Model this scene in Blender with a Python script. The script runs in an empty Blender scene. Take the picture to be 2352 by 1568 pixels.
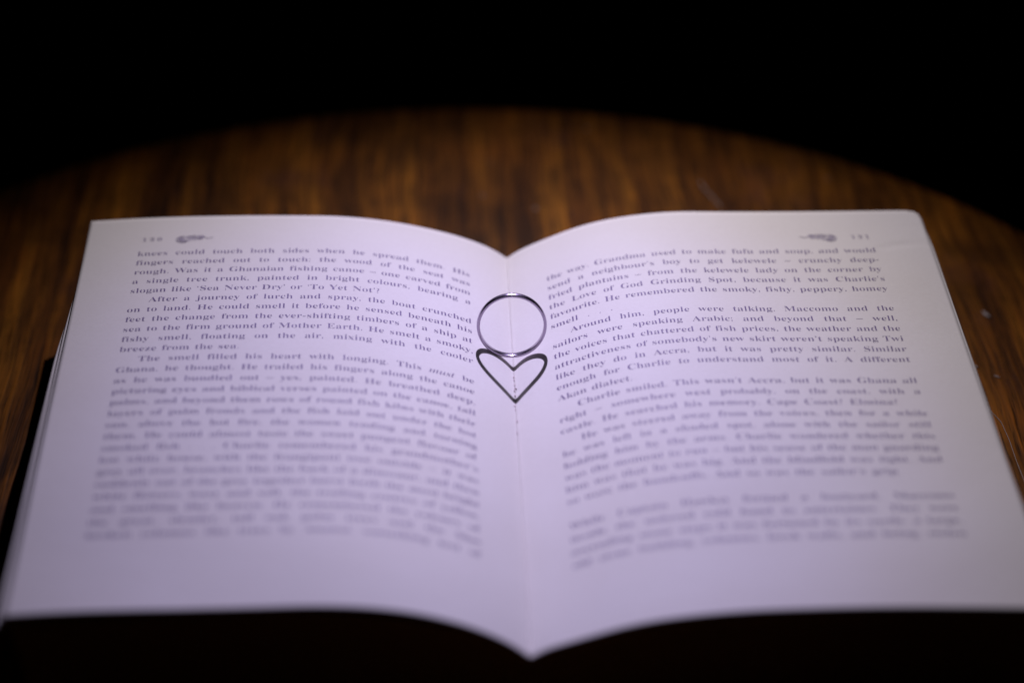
import bpy, bmesh, math, random
from mathutils import Vector
random.seed(7)
MM = 0.001
scn = bpy.context.scene
C = scn.collection

# ------------------------------------------------------------------ camera
CAM = Vector((-21.2, -488.4, 383.9))
YAW, PITCH, ROLL, FPX = 0.0333336, 0.542375, 0.0036878, 5872.7 / 2352
fwd = Vector((math.sin(YAW) * math.cos(PITCH), math.cos(YAW) * math.cos(PITCH), -math.sin(PITCH)))
rgt0 = Vector((math.cos(YAW), -math.sin(YAW), 0))
up0 = rgt0.cross(fwd)
rgt = rgt0 * math.cos(ROLL) + up0 * math.sin(ROLL)
up = -rgt0 * math.sin(ROLL) + up0 * math.cos(ROLL)
cd = bpy.data.cameras.new('camera')
cam = bpy.data.objects.new('camera', cd)
C.objects.link(cam)
from mathutils import Matrix
cam.matrix_world = Matrix(((rgt.x, up.x, -fwd.x, CAM.x * MM), (rgt.y, up.y, -fwd.y, CAM.y * MM),
                           (rgt.z, up.z, -fwd.z, CAM.z * MM), (0, 0, 0, 1)))
cd.sensor_width = 36
cd.lens = FPX * 36
cd.clip_start, cd.clip_end = 0.01, 20
cd.dof.use_dof = True
cd.dof.focus_distance = 0.7305
cd.dof.aperture_fstop = 4.5
cd.dof.aperture_blades = 0
scn.camera = cam

# ------------------------------------------------------------------ world: a dark room
w = bpy.data.worlds.new('World')
scn.world = w
w.use_nodes = True
w.node_tree.nodes['Background'].inputs[0].default_value = (0.5, 0.45, 0.6, 1)
w.node_tree.nodes['Background'].inputs[1].default_value = 0.0
scn.view_settings.view_transform = 'Standard'
scn.view_settings.look = 'None'
scn.view_settings.exposure = 0
scn.view_settings.gamma = 1

# ------------------------------------------------------------------ the torch behind the book
LIGHT = Vector((10, 449, 336))
AIM = Vector((6, 66, 5))
ld = bpy.data.lights.new('torch_light', 'SPOT')
lo = bpy.data.objects.new('torch_light', ld)
C.objects.link(lo)
lo.location = LIGHT * MM
lo.rotation_euler = (AIM - LIGHT).to_track_quat('-Z', 'Y').to_euler()
ld.energy = 9.55
ld.shadow_soft_size = 0.0028
ld.spot_size = math.radians(100)
ld.spot_blend = 0.5
ld.use_nodes = True
nt = ld.node_tree
em = nt.nodes['Emission']
def M(op, a, b=None):
    n = nt.nodes.new('ShaderNodeMath'); n.operation = op
    for i, v in enumerate((a, b)):
        if v is None: continue
        if isinstance(v, (int, float)): n.inputs[i].default_value = v
        else: nt.links.new(v, n.inputs[i])
    return n.outputs[0]
geo = nt.nodes.new('ShaderNodeNewGeometry')
dot = nt.nodes.new('ShaderNodeVectorMath'); dot.operation = 'DOT_PRODUCT'
dot.inputs[1].default_value = (AIM - LIGHT).normalized()
nt.links.new(geo.outputs['Incoming'], dot.inputs[0])
theta = M('MULTIPLY', M('ARCCOSINE', M('ABSOLUTE', dot.outputs['Value'])), 57.29578)
q = M('DIVIDE', theta, 14.3 * math.sqrt(2))
core = M('ADD', M('MULTIPLY', M('EXPONENT', M('MULTIPLY', M('MULTIPLY', q, q), -1.0)), 0.90), 0.10)   # the torch's beam profile
cut = nt.nodes.new('ShaderNodeMapRange'); cut.interpolation_type = 'SMOOTHERSTEP'      # the reflector's rim cuts the beam off softly
for k, v in (('From Min', 23.0), ('From Max', 37.5), ('To Min', 1.0), ('To Max', 0.0)): cut.inputs[k].default_value = v
nt.links.new(theta, cut.inputs['Value'])
sep = nt.nodes.new('ShaderNodeSeparateXYZ'); nt.links.new(geo.outputs['Incoming'], sep.inputs[0])
side = M('DIVIDE', sep.outputs['X'], 0.6)                 # the beam is a little narrower than tall
oval = M('EXPONENT', M('MULTIPLY', M('MULTIPLY', side, side), -1.0))
beam = M('MULTIPLY', M('MULTIPLY', core, cut.outputs['Result']), oval)
nt.links.new(beam, em.inputs['Strength'])
ramp = nt.nodes.new('ShaderNodeValToRGB')              # cool violet in the middle of the beam, warmer outside
ramp.color_ramp.interpolation = 'EASE'
ramp.color_ramp.elements[0].position = 0.30
ramp.color_ramp.elements[0].color = (1.13, 1.0, 1.57, 1)
ramp.color_ramp.elements[1].position = 0.75
ramp.color_ramp.elements[1].color = (1.11, 1.0, 1.12, 1)
dot2 = nt.nodes.new('ShaderNodeVectorMath'); dot2.operation = 'DOT_PRODUCT'
dot2.inputs[1].default_value = (Vector((-24, 44, 5)) - LIGHT).normalized()      # the violet core sits a little off the axis
nt.links.new(geo.outputs['Incoming'], dot2.inputs[0])
theta2 = M('MULTIPLY', M('ARCCOSINE', M('ABSOLUTE', dot2.outputs['Value'])), 57.29578)
nt.links.new(M('DIVIDE', theta2, 26.0), ramp.inputs[0])
nt.links.new(ramp.outputs[0], em.inputs['Color'])

# ------------------------------------------------------------------ helpers
def tag(o, label=None, cat=None, kind=None, group=None):
    if label: o['label'] = label
    if cat: o['category'] = cat
    if kind: o['kind'] = kind
    if group: o['group'] = group
    return o

def mesh_obj(name, verts, faces, mat, parent=None, smooth=True):
    me = bpy.data.meshes.new(name)
    me.from_pydata([tuple(c * MM for c in v) for v in verts], [], faces)
    me.materials.append(mat)
    if smooth:
        me.polygons.foreach_set('use_smooth', [True] * len(me.polygons))
    me.update()
    o = bpy.data.objects.new(name, me)
    C.objects.link(o)
    if parent is not None:
        o.parent = parent
    return o

def new_mat(name):
    m = bpy.data.materials.new(name)
    m.use_nodes = True
    return m, m.node_tree, m.node_tree.nodes['Principled BSDF']

def N(t, typ, **kw):
    n = t.nodes.new(typ)
    for k, v in kw.items():
        setattr(n, k, v)
    return n

def noise(t, vec, scale, detail=4, rough=0.55, dist=0.0):
    n = N(t, 'ShaderNodeTexNoise')
    n.inputs['Scale'].default_value = scale
    n.inputs['Detail'].default_value = detail
    n.inputs['Roughness'].default_value = rough
    n.inputs['Distortion'].default_value = dist
    t.links.new(vec, n.inputs['Vector'])
    return n.outputs['Fac']

def mapping(t, vec, scale, rot=(0, 0, 0), loc=(0, 0, 0)):
    n = N(t, 'ShaderNodeMapping')
    n.inputs['Scale'].default_value = scale
    n.inputs['Rotation'].default_value = rot
    n.inputs['Location'].default_value = loc
    t.links.new(vec, n.inputs['Vector'])
    return n.outputs['Vector']

def ramp_node(t, fac, stops, interp='LINEAR'):
    n = N(t, 'ShaderNodeValToRGB')
    cr = n.color_ramp
    cr.interpolation = interp
    while len(cr.elements) < len(stops):
        cr.elements.new(0.5)
    for e, (p, c) in zip(cr.elements, stops):
        e.position = p
        e.color = (*c, 1) if len(c) == 3 else c
    t.links.new(fac, n.inputs[0])
    return n.outputs[0]

def mix(t, fac, a, b, mode='MIX'):
    n = N(t, 'ShaderNodeMix', data_type='RGBA', blend_type=mode)
    for sock, v in ((n.inputs['Factor'], fac), (n.inputs[6], a), (n.inputs[7], b)):
        if isinstance(v, (int, float)): sock.default_value = v
        elif isinstance(v, tuple): sock.default_value = (*v, 1)
        else: t.links.new(v, sock)
    return n.outputs[2]

def bump(t, h, strength, dist, bsdf, prev=None):
    n = N(t, 'ShaderNodeBump')
    n.inputs['Strength'].default_value = strength
    n.inputs['Distance'].default_value = dist
    t.links.new(h, n.inputs['Height'])
    if prev is not None: t.links.new(prev, n.inputs['Normal'])
    if bsdf is not None: t.links.new(n.outputs[0], bsdf.inputs['Normal'])
    return n.outputs[0]

# ------------------------------------------------------------------ materials
def paper_material(name, base, warm):
    m, t, b = new_mat(name)
    co = N(t, 'ShaderNodeTexCoord').outputs['Object']
    n1 = noise(t, co, 18, 3)
    n2 = noise(t, co, 900, 3, 0.7)
    col = mix(t, ramp_node(t, n1, [(0.3, (0, 0, 0)), (0.7, (1, 1, 1))]), base, warm)
    col = mix(t, 1.0, col, ramp_node(t, n2, [(0.25, (0.955, 0.95, 0.945)), (0.7, (1, 1, 1))]), 'MULTIPLY')
    t.links.new(col, b.inputs['Base Color'])
    b.inputs['Roughness'].default_value = 0.78
    b.inputs['Specular IOR Level'].default_value = 0.22
    n3 = noise(t, co, 1500, 4, 0.7)
    n4 = noise(t, co, 60, 3)
    nb = bump(t, n4, 0.22, 0.0006, None)
    bump(t, n3, 0.22, 0.00012, b, nb)
    return m
paper = paper_material('book_paper', (0.79, 0.772, 0.732), (0.76, 0.733, 0.68))
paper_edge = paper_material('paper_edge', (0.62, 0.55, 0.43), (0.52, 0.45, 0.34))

m, t, b = new_mat('printing_ink')
co = N(t, 'ShaderNodeTexCoord').outputs['Object']
t.links.new(ramp_node(t, noise(t, co, 700, 2), [(0.3, (0.135, 0.10, 0.19)), (0.7, (0.21, 0.165, 0.285))]), b.inputs['Base Color'])
b.inputs['Roughness'].default_value = 0.6
b.inputs['Specular IOR Level'].default_value = 0.2
ink = m

m, t, b = new_mat('ornament_ink')
co = N(t, 'ShaderNodeTexCoord').outputs['Object']
t.links.new(ramp_node(t, noise(t, co, 1100, 2), [(0.4, (0.2, 0.17, 0.22)), (0.65, (0.44, 0.40, 0.46))]), b.inputs['Base Color'])
b.inputs['Roughness'].default_value = 0.7
ink_soft = m

m, t, b = new_mat('cover_card')
co = N(t, 'ShaderNodeTexCoord').outputs['Object']
t.links.new(ramp_node(t, noise(t, co, 60, 3), [(0.3, (0.012, 0.011, 0.010)), (0.7, (0.022, 0.02, 0.017))]), b.inputs['Base Color'])
b.inputs['Roughness'].default_value = 0.45
cover_mat = m

m, t, b = new_mat('polished_silver')
co = N(t, 'ShaderNodeTexCoord').outputs['Object']
b.inputs['Metallic'].default_value = 1
b.inputs['Base Color'].default_value = (0.45, 0.385, 0.49, 1)
sc1 = noise(t, mapping(t, co, (300, 4000, 300)), 1.0, 3, 0.6)
t.links.new(ramp_node(t, sc1, [(0.35, (0.16,) * 3), (0.75, (0.38,) * 3)]), b.inputs['Roughness'])
bump(t, noise(t, co, 1200, 2), 0.10, 0.00008, b)
silver = m

m, t, b = new_mat('varnished_wood')
co = N(t, 'ShaderNodeTexCoord').outputs['Object']
wr = N(t, 'ShaderNodeVectorMath', operation='ADD')
wn = N(t, 'ShaderNodeTexNoise'); wn.inputs['Scale'].default_value = 9; wn.inputs['Detail'].default_value = 3
t.links.new(co, wn.inputs['Vector'])
ws = N(t, 'ShaderNodeVectorMath', operation='MULTIPLY'); ws.inputs[1].default_value = (0.012, 0, 0)
t.links.new(wn.outputs['Color'], ws.inputs[0])
t.links.new(co, wr.inputs[0]); t.links.new(ws.outputs[0], wr.inputs[1])
wv = wr.outputs[0]
bands = noise(t, mapping(t, wv, (85, 6, 6)), 1.0, 3, 0.6)
streak = noise(t, mapping(t, wv, (420, 13, 13)), 1.0, 4, 0.62)
fine = noise(t, mapping(t, wv, (1250, 40, 40)), 1.0, 4, 0.7)
blot = noise(t, mapping(t, co, (30, 22, 22)), 1.0, 4, 0.6)
c1 = ramp_node(t, bands, [(0.30, (0.100, 0.033, 0.0055)), (0.46, (0.180, 0.064, 0.0085)), (0.57, (0.240, 0.089, 0.0105)), (0.70, (0.320, 0.125, 0.014))])
c2 = ramp_node(t, streak, [(0.30, (0.14, 0.12, 0.12)), (0.45, (0.72, 0.68, 0.68)), (0.60, (1.0, 1.0, 1.0)), (0.75, (1.55, 1.45, 1.3))])
col = mix(t, 1.0, c1, c2, 'MULTIPLY')
c3 = ramp_node(t, fine, [(0.36, (0.18, 0.16, 0.15)), (0.49, (0.95, 0.95, 0.95)), (0.68, (1.35, 1.25, 1.15))])
col = mix(t, 0.85, col, c3, 'MULTIPLY')
c4 = ramp_node(t, blot, [(0.36, (0.50, 0.50, 0.58)), (0.55, (1.0, 1.0, 1.0)), (0.72, (1.2, 1.1, 0.95))])
col = mix(t, 1.0, col, c4, 'MULTIPLY')
# reddish violet worn patches and specks of dust
wear = noise(t, mapping(t, co, (45, 20, 20), loc=(3, 1, 0)), 1.0, 5, 0.65)
wf = ramp_node(t, wear, [(0.56, (0, 0, 0)), (0.72, (0.55, 0.55, 0.55))])
col = mix(t, wf, col, (0.095, 0.034, 0.022))
vo = N(t, 'ShaderNodeTexVoronoi'); vo.inputs['Scale'].default_value = 85; vo.inputs['Randomness'].default_value = 1
t.links.new(co, vo.inputs['Vector'])
dn = noise(t, co, 25, 2)
spk = ramp_node(t, vo.outputs['Distance'], [(0.045, (1, 1, 1)), (0.09, (0, 0, 0))])
spk = mix(t, 1.0, spk, ramp_node(t, dn, [(0.52, (0, 0, 0)), (0.6, (1, 1, 1))]), 'MULTIPLY')
col = mix(t, spk, col, (0.17, 0.13, 0.12))
t.links.new(col, b.inputs['Base Color'])
t.links.new(ramp_node(t, streak, [(0.3, (0.6,) * 3), (0.7, (0.42,) * 3)]), b.inputs['Roughness'])
b.inputs['Specular IOR Level'].default_value = 0.07
nb = bump(t, streak, 0.35, 0.0006, None)
bump(t, fine, 0.4, 0.0002, b, nb)
wood = m

m, t, b = new_mat('lint')
b.inputs['Base Color'].default_value = (0.36, 0.32, 0.30, 1)
b.inputs['Roughness'].default_value = 0.7
lint = m
m, t, b = new_mat('binding_glue')
b.inputs['Base Color'].default_value = (0.80, 0.68, 0.70, 1)
b.inputs['Roughness'].default_value = 0.35
glue = m
m, t, b = new_mat('binding_hole')
b.inputs['Base Color'].default_value = (0.16, 0.12, 0.15, 1)
b.inputs['Roughness'].default_value = 0.8
hole_mat = m

# ------------------------------------------------------------------ table
TABLE_Z = -18.6
def build_table():
    cx, cy, R, th = -15.5, 119.0, 233.0, 26.0
    prof = [(0, 0), (60, 0), (120, 0), (180, 0), (R - 16, 0)]
    for k in range(1, 9):
        a = math.pi / 2 * k / 8
        prof.append((R - 16 + 18 * math.sin(a), -14 + 14 * math.cos(a)))
    prof += [(R + 2, -17), (R - 4, -th), (0, -th)]
    n = 160
    verts, faces = [(cx, cy, TABLE_Z)], []
    for r, z in prof[1:-1]:
        for i in range(n):
            a = 2 * math.pi * i / n
            verts.append((cx + r * math.cos(a), cy + r * math.sin(a), TABLE_Z + z))
    verts.append((cx, cy, TABLE_Z - th))
    for i in range(n):
        faces.append((0, 1 + i, 1 + (i + 1) % n))
    rings = len(prof) - 2
    for k in range(rings - 1):
        a, b2 = 1 + k * n, 1 + (k + 1) * n
        for i in range(n):
            j = (i + 1) % n
            faces.append((a + i, b2 + i, b2 + j, a + j))
    last, a = len(verts) - 1, 1 + (rings - 1) * n
    for i in range(n):
        faces.append((a + i, last, a + (i + 1) % n))
    o = mesh_obj('round_table', verts, faces, wood)
    return tag(o, 'round dark brown wooden table top with streaky grain under the open book', 'table')
build_table()

# ------------------------------------------------------------------ page surface
SN = [0, 0.55, 3, 7, 12, 20, 35, 60, 95, 129]
PHI = {(-1, 1): [.15, .66, .606, .50, .402, .305, .215, .03, -.014, -.072], (-1, 0): [.15, .74, .735, .61, .50, .349, .176, .007, -.012, -.08],
       (1, 1): [.15, .68, .60, .46, .425, .395, .185, -.03, -.006, .012], (1, 0): [.15, .64, .51, .33, .325, .325, .166, .018, -.025, -.032]}
W, H = 129.0, 198.0
NS = 1290
def interp(x, xs, ys):
    if x <= xs[0]: return ys[0]
    for i in range(1, len(xs)):
        if x <= xs[i]:
            f = (x - xs[i - 1]) / (xs[i] - xs[i - 1])
            return ys[i - 1] + (ys[i] - ys[i - 1]) * f
    return ys[-1]
PROF = {}
for key, ph in PHI.items():
    xs, zs = [0.0], [0.0]
    d = W / NS
    for k in range(NS + 40):
        p = interp((k + 0.5) * d, SN, ph)
        xs.append(xs[-1] + math.cos(p) * d); zs.append(zs[-1] + math.sin(p) * d)
    PROF[key] = (xs, zs)
def sm(e0, e1, x):
    u = min(1, max(0, (x - e0) / (e1 - e0)))
    return u * u * (3 - 2 * u)
def surf(side, s, y, flat=False):
    f = max(0.0, min(W + 3.9, s)) / W * NS
    i = int(f); g = f - i
    u = y / H
    r = []
    for a in (0, 1):
        n0, n1 = PROF[(side, 0)][a], PROF[(side, 1)][a]
        r.append((n0[i] * (1 - g) + n0[i + 1] * g) * (1 - u) + (n1[i] * (1 - g) + n1[i + 1] * g) * u)
    x, z = r
    if not flat:
        env = sm(8, 45, s)
        # shallow waves of used paper
        ph = 0 if side < 0 else 2.1
        z += env * (0.22 * math.sin(y / 23 + s / 31 + ph) + 0.15 * math.sin(y / 11.5 - s / 24 + 1.3 + ph) * sm(90, 20, y)
                    + 0.30 * math.sin(s / 17 - y / 38 + ph) * sm(75, 5, y))
        z += 0.05 * math.sin(y / 7.0 + side) * sm(0, 5, s) * (1 - sm(5, 30, s))
        if side > 0:
            # dog-ear crease near the far outer corner, and the corner bending down
            px, py = 115.0, 171.0
            cyv = 175.5 + 2.2 * math.sin((s - 114.5) / 10.5 * 1.45) if s > 114.5 else 175.5 - (114.5 - s) * 8
            dd = (y - cyv)
            if 112.5 < s: z -= 0.30 * math.exp(-(dd / 0.75) ** 2) * sm(112.5, 115.5, s) * (1 - 0.45 * sm(121, 128, s))
            dc = (s - 124.5) * 0.7 + (y - 193) * 0.7
            if dc > 0: z -= 0.006 * dc * dc
    return side * x, y, z

def edge_list(step, maxv, fine_to=0, fine=1.0):
    v, c = [], 0.0
    while c < maxv - 1e-6:
        v.append(c)
        c += fine if c < fine_to else step
    v.append(maxv)
    return v

def sheet(name, side, mat, parent, dz=0.0, out=None, droop=None, step=1.5, thick=0.06, clip=0.0):
    ss = edge_list(step, W, 12, 0.6)
    ys = edge_list(step, H)
    verts, faces = [], []
    ns, ny = len(ss), len(ys)
    for layer in (0, 1):
        for y in ys:
            o = out(y) if out else 0.0
            dr = droop(y) if droop else 0.0
            mx = W + o
            if clip and y > H - clip:
                mx -= (y - (H - clip)) * 0.72
            for s in ss:
                s2 = s * (mx / W)
                X, Y, Z = surf(side, s2, y)
                Z += dz - layer * thick - dr * sm(40, W, s)
                verts.append((X, Y, Z))
    base = ns * ny
    def q(a, b2, c, d):
        faces.append((a, b2, c, d) if side > 0 else (d, c, b2, a))
    for j in range(ny - 1):
        for i in range(ns - 1):
            a = j * ns + i
            q(a, a + 1, a + 1 + ns, a + ns)
            q(base + a + ns, base + a + 1 + ns, base + a + 1, base + a)
    for i in range(ns - 1):
        q(base + i, base + i + 1, i + 1, i)
        a = (ny - 1) * ns + i
        q(a, a + 1, base + a + 1, base + a)
    for j in range(ny - 1):
        a = j * ns + ns - 1
        q(base + a, base + a + ns, a + ns, a)
        a = j * ns
        q(a, a + ns, base + a + ns, base + a)
    return mesh_obj(name, verts, faces, mat, parent)

book = bpy.data.objects.new('open_book', None)
C.objects.link(book)
book.empty_display_size = 0.02
tag(book, 'open paperback novel lying face up at pages 130 and 131 on the wooden table', 'book')

page_l = sheet('page', -1, paper, book)
page_l['label'] = 'printed page 130 left of the gutter'
page_r = sheet('page', 1, paper, book, clip=4.6)
page_r['label'] = 'printed page 131 with creased top corner'
# loose leaves peeping out below the pages
lf = lambda a, b2, y0=198, y1=0: (lambda y: a + (b2 - a) * (y0 - y) / (y0 - y1))
sheet('loose_leaf', -1, paper, book, dz=-0.25, out=lambda y: -0.6 + 1.95 * sm(194, 135, y), droop=lambda y: 0.5 + 1.2 * sm(196, 160, y), step=4)
sheet('loose_leaf', -1, paper, book, dz=-0.50, out=lambda y: -0.6 + 3.5 * sm(192, 120, y), droop=lambda y: 1.1 + 2.3 * sm(196, 160, y), step=4)
for k in range(4):
    sheet('loose_leaf', 1, paper, book, dz=-0.22 * (k + 1),
          out=lambda y, k=k: (0.2 + 0.33 * (k + 1)) * sm(200, 175, y) * (1 - 0.55 * sm(120, 30, y)) - 0.3 - 0.25 * (k % 2),
          droop=lambda y, k=k: 0.12 * k, step=4, clip=2.0)

def block(side, layers=64):
    rnd = random.Random(11 + side)
    path = [(s, 0.0) for s in edge_list(4, W, 12, 2)] + [(W, y) for y in edge_list(6, H)[1:]] + [(s, H) for s in reversed(edge_list(4, W, 12, 2))][1:]
    verts, faces = [], []
    n = len(path)
    rows = 0
    bottom = TABLE_Z + 1.1
    for k in range(layers):
        ju, jy = rnd.uniform(-0.22, 0.22), rnd.uniform(-0.12, 0.12)
        for half, inset in ((0.12, 0.0), (0.88, 0.0), (1.0, 0.16)):
            tt = (k + half) / layers
            for (s, y) in path:
                recess = 1.2 + 5.0 * tt ** 1.2
                s2 = s * (W - recess - inset + ju) / W
                X, _, Z = surf(side, s2, y, True)
                Z = (Z - 1.4 * sm(2, 30, s)) * (1 - tt) + bottom * tt
                yy = y
                if y == 0: yy = 0.35 + inset + jy
                elif y == H: yy = H - 0.35 - inset - jy
                verts.append((X, yy, Z))
            rows += 1
    for r in range(rows - 1):
        for i in range(n - 1):
            a = r * n + i
            f = (a + n, a + n + 1, a + 1, a)
            faces.append(f if side > 0 else f[::-1])
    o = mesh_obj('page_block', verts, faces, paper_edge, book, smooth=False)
    o['kind'] = 'stuff'
    return o
block(-1); block(1)

def cover():
    # a thin card wrapped under the leaves, with a slightly raised spine
    pts = [(-124.5, 0), (-60, 0), (-9, 0), (-7, 0.4), (0, 0.7), (7, 0.4), (9, 0), (60, 0), (124.5, 0)]
    verts, faces = [], []
    for y in (-0.6, H + 0.6):
        for x, z in pts: verts.append((x, y, TABLE_Z + 0.02 + z))
        for x, z in pts: verts.append((x, y, TABLE_Z + 0.92 + z * 0.5))
    n = len(pts)
    for i in range(n - 1):
        lo_n, up_n, lo_f, up_f = i, n + i, 2 * n + i, 3 * n + i
        faces += [(up_n, up_n + 1, up_f + 1, up_f), (lo_f, lo_f + 1, lo_n + 1, lo_n), (lo_n, lo_n + 1, up_n + 1, up_n), (up_f, up_f + 1, lo_f + 1, lo_f)]
    faces += [(0, n, 3 * n, 2 * n), (n - 1, 3 * n - 1, 4 * n - 1, 2 * n - 1)]
    return mesh_obj('cover', verts, faces, cover_mat, book, smooth=False)
cover()

# ------------------------------------------------------------------ print
LEFT = ["knees could touch both sides when he spread them. His", "fingers reached out to touch: the wood of the seat was",
"rough. Was it a Ghanaian fishing canoe \u2013 one carved from", "a single tree trunk, painted in bright colours, bearing a",
"slogan like \u2018Sea Never Dry\u2019 or \u2018To Yet Not\u2019?|", ">After a journey of lurch and spray, the boat crunched",
"on to land. He could smell it before he sensed beneath his", "feet the change from the ever-shifting timbers of a ship at",
"sea to the firm ground of Mother Earth. He smelt a smoky,", "fishy smell, floating on the air, mixing with the cooler",
"breeze from the sea.|", ">The smell filled his heart with longing. This _must_ be",
"Ghana, he thought. He trailed his fingers along the canoe", "as he was bundled out \u2013 yes, painted. He breathed deep,",
"picturing eyes and biblical verses painted on the canoe, tall", "palms, and beyond them rows of round fish kilns with their",
"layers of palm fronds and the fish laid out under the hot", "sun, above the hot fire, the women tending and turning",
"them. He could almost taste the sweet pungent flavour of", "smoked fish . . . Charlie remembered his grandmother\u2019s",
"low white house, with the frangipani tree outside \u2013 it was", "grey all over, branches like the back of a dinosaur, and then",
"suddenly out of the grey together burst forth the most bright", "white flowers, waxy and soft, the trailing centres of yellow,",
"and smelling like heaven. He remembered the colours of", "the great, slender, tall oak palm trees and the blue",
"broken columns like trees by Anansi, something lost of"]
RIGHT = ["the way. Grandma used to make fufu and soup, and would", "send a neighbour\u2019s boy to get kelewele \u2013 crunchy deep-",
"fried plantains \u2013 from the kelewele lady on the corner by", "the Love of God Grinding Spot, because it was Charlie\u2019s",
"favourite. He remembered the smoky, fishy, peppery, homey", "smell  .  .  .|", ">Around him, people were talking. Maccomo and the",
"sailors were speaking Arabic; and beyond that \u2013 well,", "the voices that chattered of fish prices, the weather and the",
"attractiveness of somebody\u2019s new skirt weren\u2019t speaking Twi", "like they do in Accra, but it was pretty similar. Similar",
"enough for Charlie to understand most of it. A different", "Akan dialect.|", ">Charlie smiled. This wasn\u2019t Accra, but it was Ghana all",
"right \u2013 somewhere west probably, on the coast, with a", "castle. He searched his memory. Cape Coast? Elmina?~",
">He was steered away from the voices, then for a while", "he was left in a shaded spot, alone with the sailor still",
"holding him by the arms. Charlie wondered whether this", "was the moment to run \u2013 but his sense of the man guarding",
"him was that he was big. And the blindfold was tight. And", "so were the handcuffs. And so was the sailor\u2019s grip.~", "",
"While Captain Hawksy formed a boatyard, Maccomo", "inside the unloved cold hand to entertainer. They were",
"ascending stone steps it was fortuned by its castle, a large,", "old stone building, columns, fresh walls, and being, stolen"]

def serif(txt):
    out, ital = '', False
    for c in txt:
        if c == '_': ital = not ital; continue
        if 'a' <= c <= 'z': out += chr((0x1D482 if ital else 0x1D41A) + ord(c) - 97)
        elif 'A' <= c <= 'Z': out += chr((0x1D468 if ital else 0x1D400) + ord(c) - 65)
        elif '0' <= c <= '9': out += chr(0x1D7CE + ord(c) - 48)
        else: out += c
    return out

jobs = []   # side, text, s0, s1, justify, baseline y
PITCH_MM = 5.52
S_L, S_R = (112.9, 13.4), (12.9, 111.9)
for side, rows, y0 in ((-1, LEFT, 174.6), (1, RIGHT, 172.7)):
    for k, r in enumerate(rows):
        if not r: continue
        ind = 5.6 if r.startswith('>') else 0.0
        r = r.lstrip('>')
        mode = 'ragged' if r.endswith('|') else ('loose' if r.endswith('~') else 'full')
        width = 99.2 - ind
        if mode == 'loose': width -= (7.2 if 'Elmina' in r else 12.0)
        jobs.append((side, r.rstrip('|~'), ind, width, mode, y0 - k * PITCH_MM))

dgf = bpy.context.evaluated_depsgraph_get
def text_objects(texts, words):
    objs = []
    for tx, sw in zip(texts, words):
        cu = bpy.data.curves.new('print', 'FONT')
        cu.body = serif(tx); cu.offset = -0.0125; cu.resolution_u = 2
        cu.space_word = sw
        o = bpy.data.objects.new('print', cu)
        C.objects.link(o); objs.append(o)
    bpy.context.view_layer.update()
    dg = dgf()
    res = []
    for o in objs:
        ev = o.evaluated_get(dg)
        me = ev.to_mesh()
        vs = [(v.co.x, v.co.y) for v in me.vertices]
        fs = [tuple(p.vertices) for p in me.polygons]
        ev.to_mesh_clear()
        res.append((vs, fs))
    for o in objs:
        cu = o.data
        bpy.data.objects.remove(o); bpy.data.curves.remove(cu)
    return res
SX, SY = 3.78, 3.95          # mm per em across and up the page
texts = [j[1] for j in jobs]
r1 = text_objects(texts, [1.0] * len(jobs))
r2 = text_objects(texts, [2.0] * len(jobs))
ext = lambda r: max(v[0] for v in r[0]) - min(v[0] for v in r[0])
sws = []
for j, a, b2 in zip(jobs, r1, r2):
    e1, e2 = ext(a), ext(b2)
    if j[4] == 'ragged': sws.append(1.25)
    else: sws.append(max(0.45, min(4.0, 1 + (j[3] / SX - e1) / (e2 - e1))))
final = text_objects(texts, sws)

def lay(name, parent, side, res, s_of, y_of, mat=ink):
    vs, fs = res
    verts = []
    for u, v in vs:
        X, Y, Z = surf(side, s_of(u), y_of(v))
        verts.append((X, Y, Z + 0.045))
    return mesh_obj(name, verts, fs, mat, parent, smooth=False)

for j, res in zip(jobs, final):
    side, tx, ind, width, mode, yb = j
    u0, u1 = min(v[0] for v in res[0]), max(v[0] for v in res[0])
    sx = SX if mode == 'ragged' else width / (u1 - u0)
    parent = page_l if side < 0 else page_r
    if side < 0:
        s_of = lambda u: 112.9 - ind - (u - u0) * sx
    else:
        s_of = lambda u: 12.8 + ind + (u - u0) * sx
    lay('text_line', parent, side, res, s_of, lambda v: yb + v * SY)

# page numbers, old style and widely spaced
for side, body, s0, s1 in ((-1, '1 3 0', 112.2, 106.4), (1, '1 3 1', 105.9, 111.3)):
    res = text_objects([body], [0.8])[0]
    u0, u1 = min(v[0] for v in res[0]), max(v[0] for v in res[0])
    yb = 183.4 if side < 0 else 181.0
    lay('page_number', page_l if side < 0 else page_r, side, res, lambda u: s0 + (s1 - s0) * (u - u0) / (u1 - u0), lambda v: yb + v * 2.9)

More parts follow.
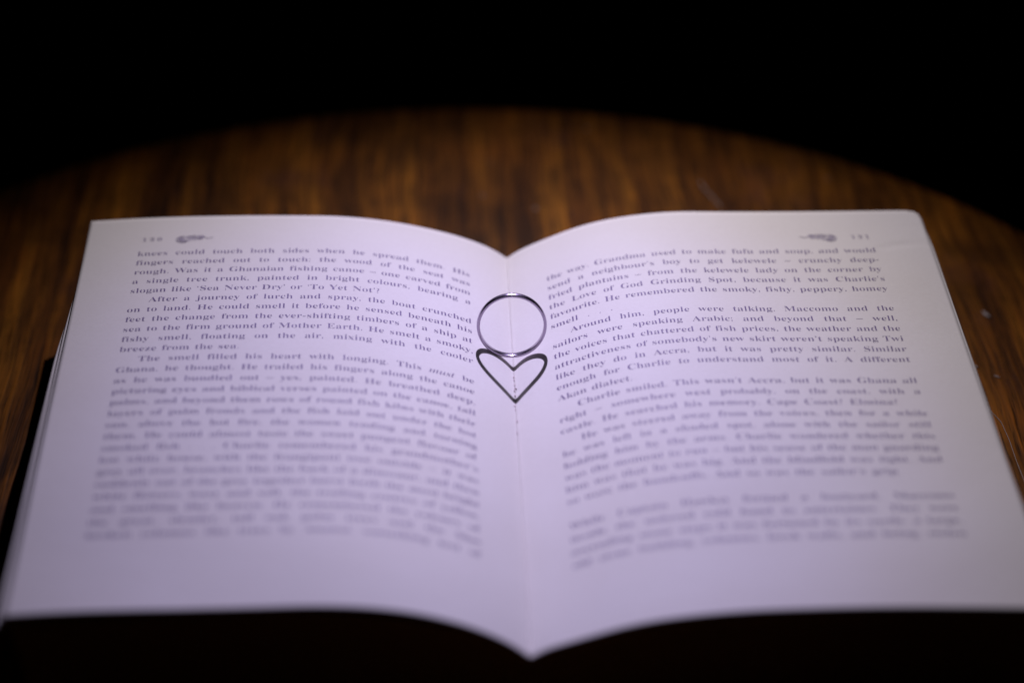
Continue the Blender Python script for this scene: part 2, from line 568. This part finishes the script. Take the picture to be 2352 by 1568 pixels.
# small engraved ornament beside the number: crouching beast drawn with short strokes and a thin tail
def ornament(side):
    rnd = random.Random(5)
    verts, faces = [], []
    def stroke(p, q2, w0, w1):
        dx, dy = q2[0] - p[0], q2[1] - p[1]
        L = math.hypot(dx, dy) or 1
        nx, ny = -dy / L, dx / L
        b0 = len(verts)
        for (c, ww) in ((p, w0), (q2, w1)):
            verts.append((c[0] + nx * ww / 2, c[1] + ny * ww / 2)); verts.append((c[0] - nx * ww / 2, c[1] - ny * ww / 2))
        faces.append((b0, b0 + 1, b0 + 3, b0 + 2))
    def blob(cx, cy, rx, ry, n=10):
        b0 = len(verts)
        for i in range(n):
            a = 2 * math.pi * i / n
            k = 1 + rnd.uniform(-.15, .15)
            verts.append((cx + rx * k * math.cos(a), cy + ry * k * math.sin(a)))
        faces.append(tuple(range(b0, b0 + n)))
    blob(1.7, 0.9, 0.9, 1.2); blob(2.2, -0.3, 1.1, 0.8); blob(5.0, 1.5, 1.6, 0.6); blob(7.6, 1.7, 0.9, 0.9)
    for i in range(15):                               # hatching along body
        x = 0.9 + i * 0.5
        h = 1.1 - 0.35 * math.sin(i * 0.7)
        stroke((x, 0.5 + 0.06 * i - h), (x + 0.5, 0.9 + 0.06 * i + h), 0.28, 0.12)
    for i in range(10):                               # outline
        a0, a1 = math.pi * (0.15 + 0.17 * i), math.pi * (0.15 + 0.17 * (i + 1))
        stroke((2.2 + 1.9 * math.cos(a0), 0.5 + 2.0 * math.sin(a0)), (2.2 + 1.9 * math.cos(a1), 0.5 + 2.0 * math.sin(a1)), 0.3, 0.3)
    pts = [(3.6, 2.4), (5.2, 2.8), (6.8, 2.5), (8.2, 2.6), (8.9, 1.4), (9.6, 0.8), (10.4, 1.1), (11.3, 1.6)]
    for p, q2 in zip(pts, pts[1:]): stroke(p, q2, 0.32, 0.26)
    for (x, y) in ((3.4, -0.9), (4.6, -0.4), (6.2, 0.0), (7.4, 0.3)): stroke((x, y + 0.9), (x - 0.3, y - 0.3), 0.4, 0.25)
    vs = []
    for x, y in verts:
        s = (102.4 - x) if side < 0 else (90.4 + (11.3 - x))
        X, Y, Z = surf(side, s, (183.2 if side < 0 else 181.0) + y)
        vs.append((X, Y, Z + 0.05))
    # every piece slightly above the one before so that no two lie in one plane
    off, used = 0.0, {}
    for f in faces:
        off += 0.0006
        for i in f: used[i] = off
    vs = [(v[0], v[1], v[2] + used.get(i, 0)) for i, v in enumerate(vs)]
    mesh_obj('ornament', vs, faces, ink_soft, page_l if side < 0 else page_r, smooth=False)
ornament(-1); ornament(1)

# glue crumbs and stitch holes in the gutter
def ball(cx, cy, cz, rx, ry, rz, n=7, rings=4, seed=0):
    rnd = random.Random(seed)
    vs, fs = [(cx, cy, cz + rz)], []
    for k in range(1, rings):
        th = math.pi * k / rings
        for i in range(n):
            a = 2 * math.pi * i / n
            q = 1 + rnd.uniform(-.25, .25)
            vs.append((cx + rx * q * math.sin(th) * math.cos(a), cy + ry * q * math.sin(th) * math.sin(a), cz + rz * math.cos(th)))
    vs.append((cx, cy, cz - rz))
    for i in range(n): fs.append((0, 1 + i, 1 + (i + 1) % n))
    for k in range(rings - 2):
        for i in range(n):
            a, b2 = 1 + k * n + i, 1 + k * n + (i + 1) % n
            fs.append((a, a + n, b2 + n, b2))
    e = len(vs) - 1
    for i in range(n): fs.append((1 + (rings - 2) * n + i, e, 1 + (rings - 2) * n + (i + 1) % n))
    return vs, fs
def merge(parts):
    V, F = [], []
    for vs, fs in parts:
        o = len(V)
        V += vs; F += [tuple(i + o for i in f) for f in fs]
    return V, F
rnd = random.Random(3)
parts, holes = [], []
for i in range(16):
    y = 128.5 - i * 1.95 + rnd.uniform(-.4, .4)
    if 113.5 < y < 117.0 or (y < 112 and i % 3): continue
    x = rnd.uniform(-.35, .15)
    sc = 1.0 if y > 100 else 0.85
    parts.append(ball(x, y, 0.34, .26 * sc, rnd.uniform(.2, .42) * sc, .14, seed=i))
    if i in (3, 6): holes.append(ball(x + .25, y - .7, 0.36, .20, .28, .14, seed=40 + i))
V, F = merge(parts); o = mesh_obj('glue_crumbs', V, F, glue, book); o['kind'] = 'stuff'
V, F = merge(holes); o = mesh_obj('stitch_holes', V, F, hole_mat, book); o['kind'] = 'stuff'

# ------------------------------------------------------------------ the ring standing in the gutter
RO, TH, BW = 10.0, 0.92, 1.78
RY0 = 135.6
TILT = math.radians(5.0)
def rest_height(cx):
    h = -1e9
    for side in (-1, 1):
        for k in range(0, 140):
            X, _, Z = surf(side, k * 0.1, RY0)
            dx = X - cx
            if abs(dx) < RO: h = max(h, Z + math.sqrt(RO * RO - dx * dx))
    return h
cxb = min((rest_height(c * 0.05), c * 0.05) for c in range(-40, 41))
CXR = cxb[1] - 0.75
ZC = rest_height(CXR) - 0.02
print('ring centre', CXR, ZC)
def build_ring():
    sec = []                                  # (radius, along) closed D-shaped section, anticlockwise
    hw = BW / 2
    sec += [(RO - TH, -hw + .16), (RO - TH + 0.015, -hw * .35), (RO - TH + 0.015, hw * .35), (RO - TH, hw - .16)]
    sec += [(RO - TH + .06, hw - .05), (RO - TH + .16, hw), (RO - TH + .34, hw)]
    for k in range(0, 13):
        a = math.pi * k / 12
        sec.append((RO - .40 + .40 * math.sin(a) ** .8 if 0 < k < 12 else RO - .40, math.cos(a) * (hw - .01)))
    sec += [(RO - TH + .34, -hw), (RO - TH + .16, -hw), (RO - TH + .06, -hw + .05)]
    n, mseg = 192, len(sec)
    verts, faces = [], []
    for i in range(n):
        a = 2 * math.pi * i / n
        for r, h in sec:
            verts.append((r * math.cos(a), h, r * math.sin(a)))
    for i in range(n):
        for k in range(mseg):
            a, b2 = i * mseg + k, i * mseg + (k + 1) % mseg
            c, d = ((i + 1) % n) * mseg + (k + 1) % mseg, ((i + 1) % n) * mseg + k
            faces.append((d, c, b2, a))
    o = mesh_obj('ring', verts, faces, silver)
    bm = bmesh.new(); bm.from_mesh(o.data); bmesh.ops.recalc_face_normals(bm, faces=bm.faces); bm.to_mesh(o.data); bm.free()
    o.data.polygons.foreach_set('use_smooth', [True] * len(o.data.polygons))
    o.location = (CXR * MM, (RY0 + ZC * 0 + RO * math.sin(TILT)) * MM, ZC * MM)
    o.rotation_euler = (-TILT, 0, 0)
    return tag(o, 'thin polished silver band ring standing upright in the gutter of the open book', 'ring')
build_ring()

# ------------------------------------------------------------------ crumbs, flakes and a hair on the table
def unproj(u, v, z):
    d = fwd + rgt * ((u - 1280) / (FPX * 2560)) - up * ((v - 853.5) / (FPX * 2560))
    k = (z - CAM.z) / d.z
    return CAM + d * k
def crumb(px, py, rx, ry, rz, rot, label, seed):
    vs, fs = ball(0, 0, 0, rx, ry, rz, n=8, rings=5, seed=seed)
    o = mesh_obj('crumb', vs, fs, lint)
    p = unproj(px, py, TABLE_Z)
    o.location = (p.x * MM, p.y * MM, (TABLE_Z + rz * .9) * MM)
    o.rotation_euler = (0, 0, rot)
    tag(o, label, 'crumb', group='specks on the table right of the book')
crumb(2465, 788, .75, 2.1, .30, .35, 'pale elongated crumb on the wood right of the book, the largest speck', 1)
crumb(2440, 918, .30, 1.0, .22, .30, 'small bright sliver beside the right edge of the book', 2)
crumb(2494, 943, .28, 1.1, .2, .75, 'faint greyish sliver on the wood near the right edge of the photo', 3)
def thread(name, pix, r, label, cat, mat=lint, lift=0.35):
    pts = [unproj(x, y, TABLE_Z + r + 0.02) for x, y in pix]
    fine_pts = []
    for i in range(len(pts) - 1):
        p0, p1, p2, p3 = pts[max(i - 1, 0)], pts[i], pts[i + 1], pts[min(i + 2, len(pts) - 1)]
        for k in range(6):
            u = k / 6
            fine_pts.append(0.5 * ((2 * p1) + (p2 - p0) * u + (2 * p0 - 5 * p1 + 4 * p2 - p3) * u * u + (3 * p1 - p0 - 3 * p2 + p3) * u ** 3))
    fine_pts.append(pts[-1])
    vs, fs = [], []
    for i, p in enumerate(fine_pts):
        tg = (fine_pts[min(i + 1, len(fine_pts) - 1)] - fine_pts[max(i - 1, 0)]).normalized()
        sd = Vector((-tg.y, tg.x, 0)).normalized(); upv = sd.cross(tg)
        ht = lift * math.sin(math.pi * i / (len(fine_pts) - 1)) ** 2
        for k in range(6):
            a = math.pi * 2 * k / 6
            q = p + sd * (r * math.cos(a)) + Vector((0, 0, 1)) * (r * math.sin(a) + ht)
            vs.append(tuple(q))
    for i in range(len(fine_pts) - 1):
        for k in range(6):
            fs.append((i * 6 + k, i * 6 + (k + 1) % 6, (i + 1) * 6 + (k + 1) % 6, (i + 1) * 6 + k))
    o = mesh_obj(name, vs, fs, mat)
    return tag(o, label, cat)
thread('hair', [(2463, 1012), (2474, 1025), (2490, 1042), (2503, 1058), (2513, 1080), (2524, 1105), (2531, 1125), (2544, 1160), (2560, 1200), (2575, 1240)],
       0.085, 'fine pale hair curling along the wood beside the right edge of the book', 'hair')
thread('lint_fibre', [(2480, 1070), (2486, 1074), (2491, 1079)], 0.08, 'tiny bit of lint beside the lower right page edge', 'lint')
thread('pale_fibre', [(1750, 455), (1765, 478), (1785, 500), (1803, 518)], 0.2, 'pale blurred fibre on the wood behind the right page', 'fibre')
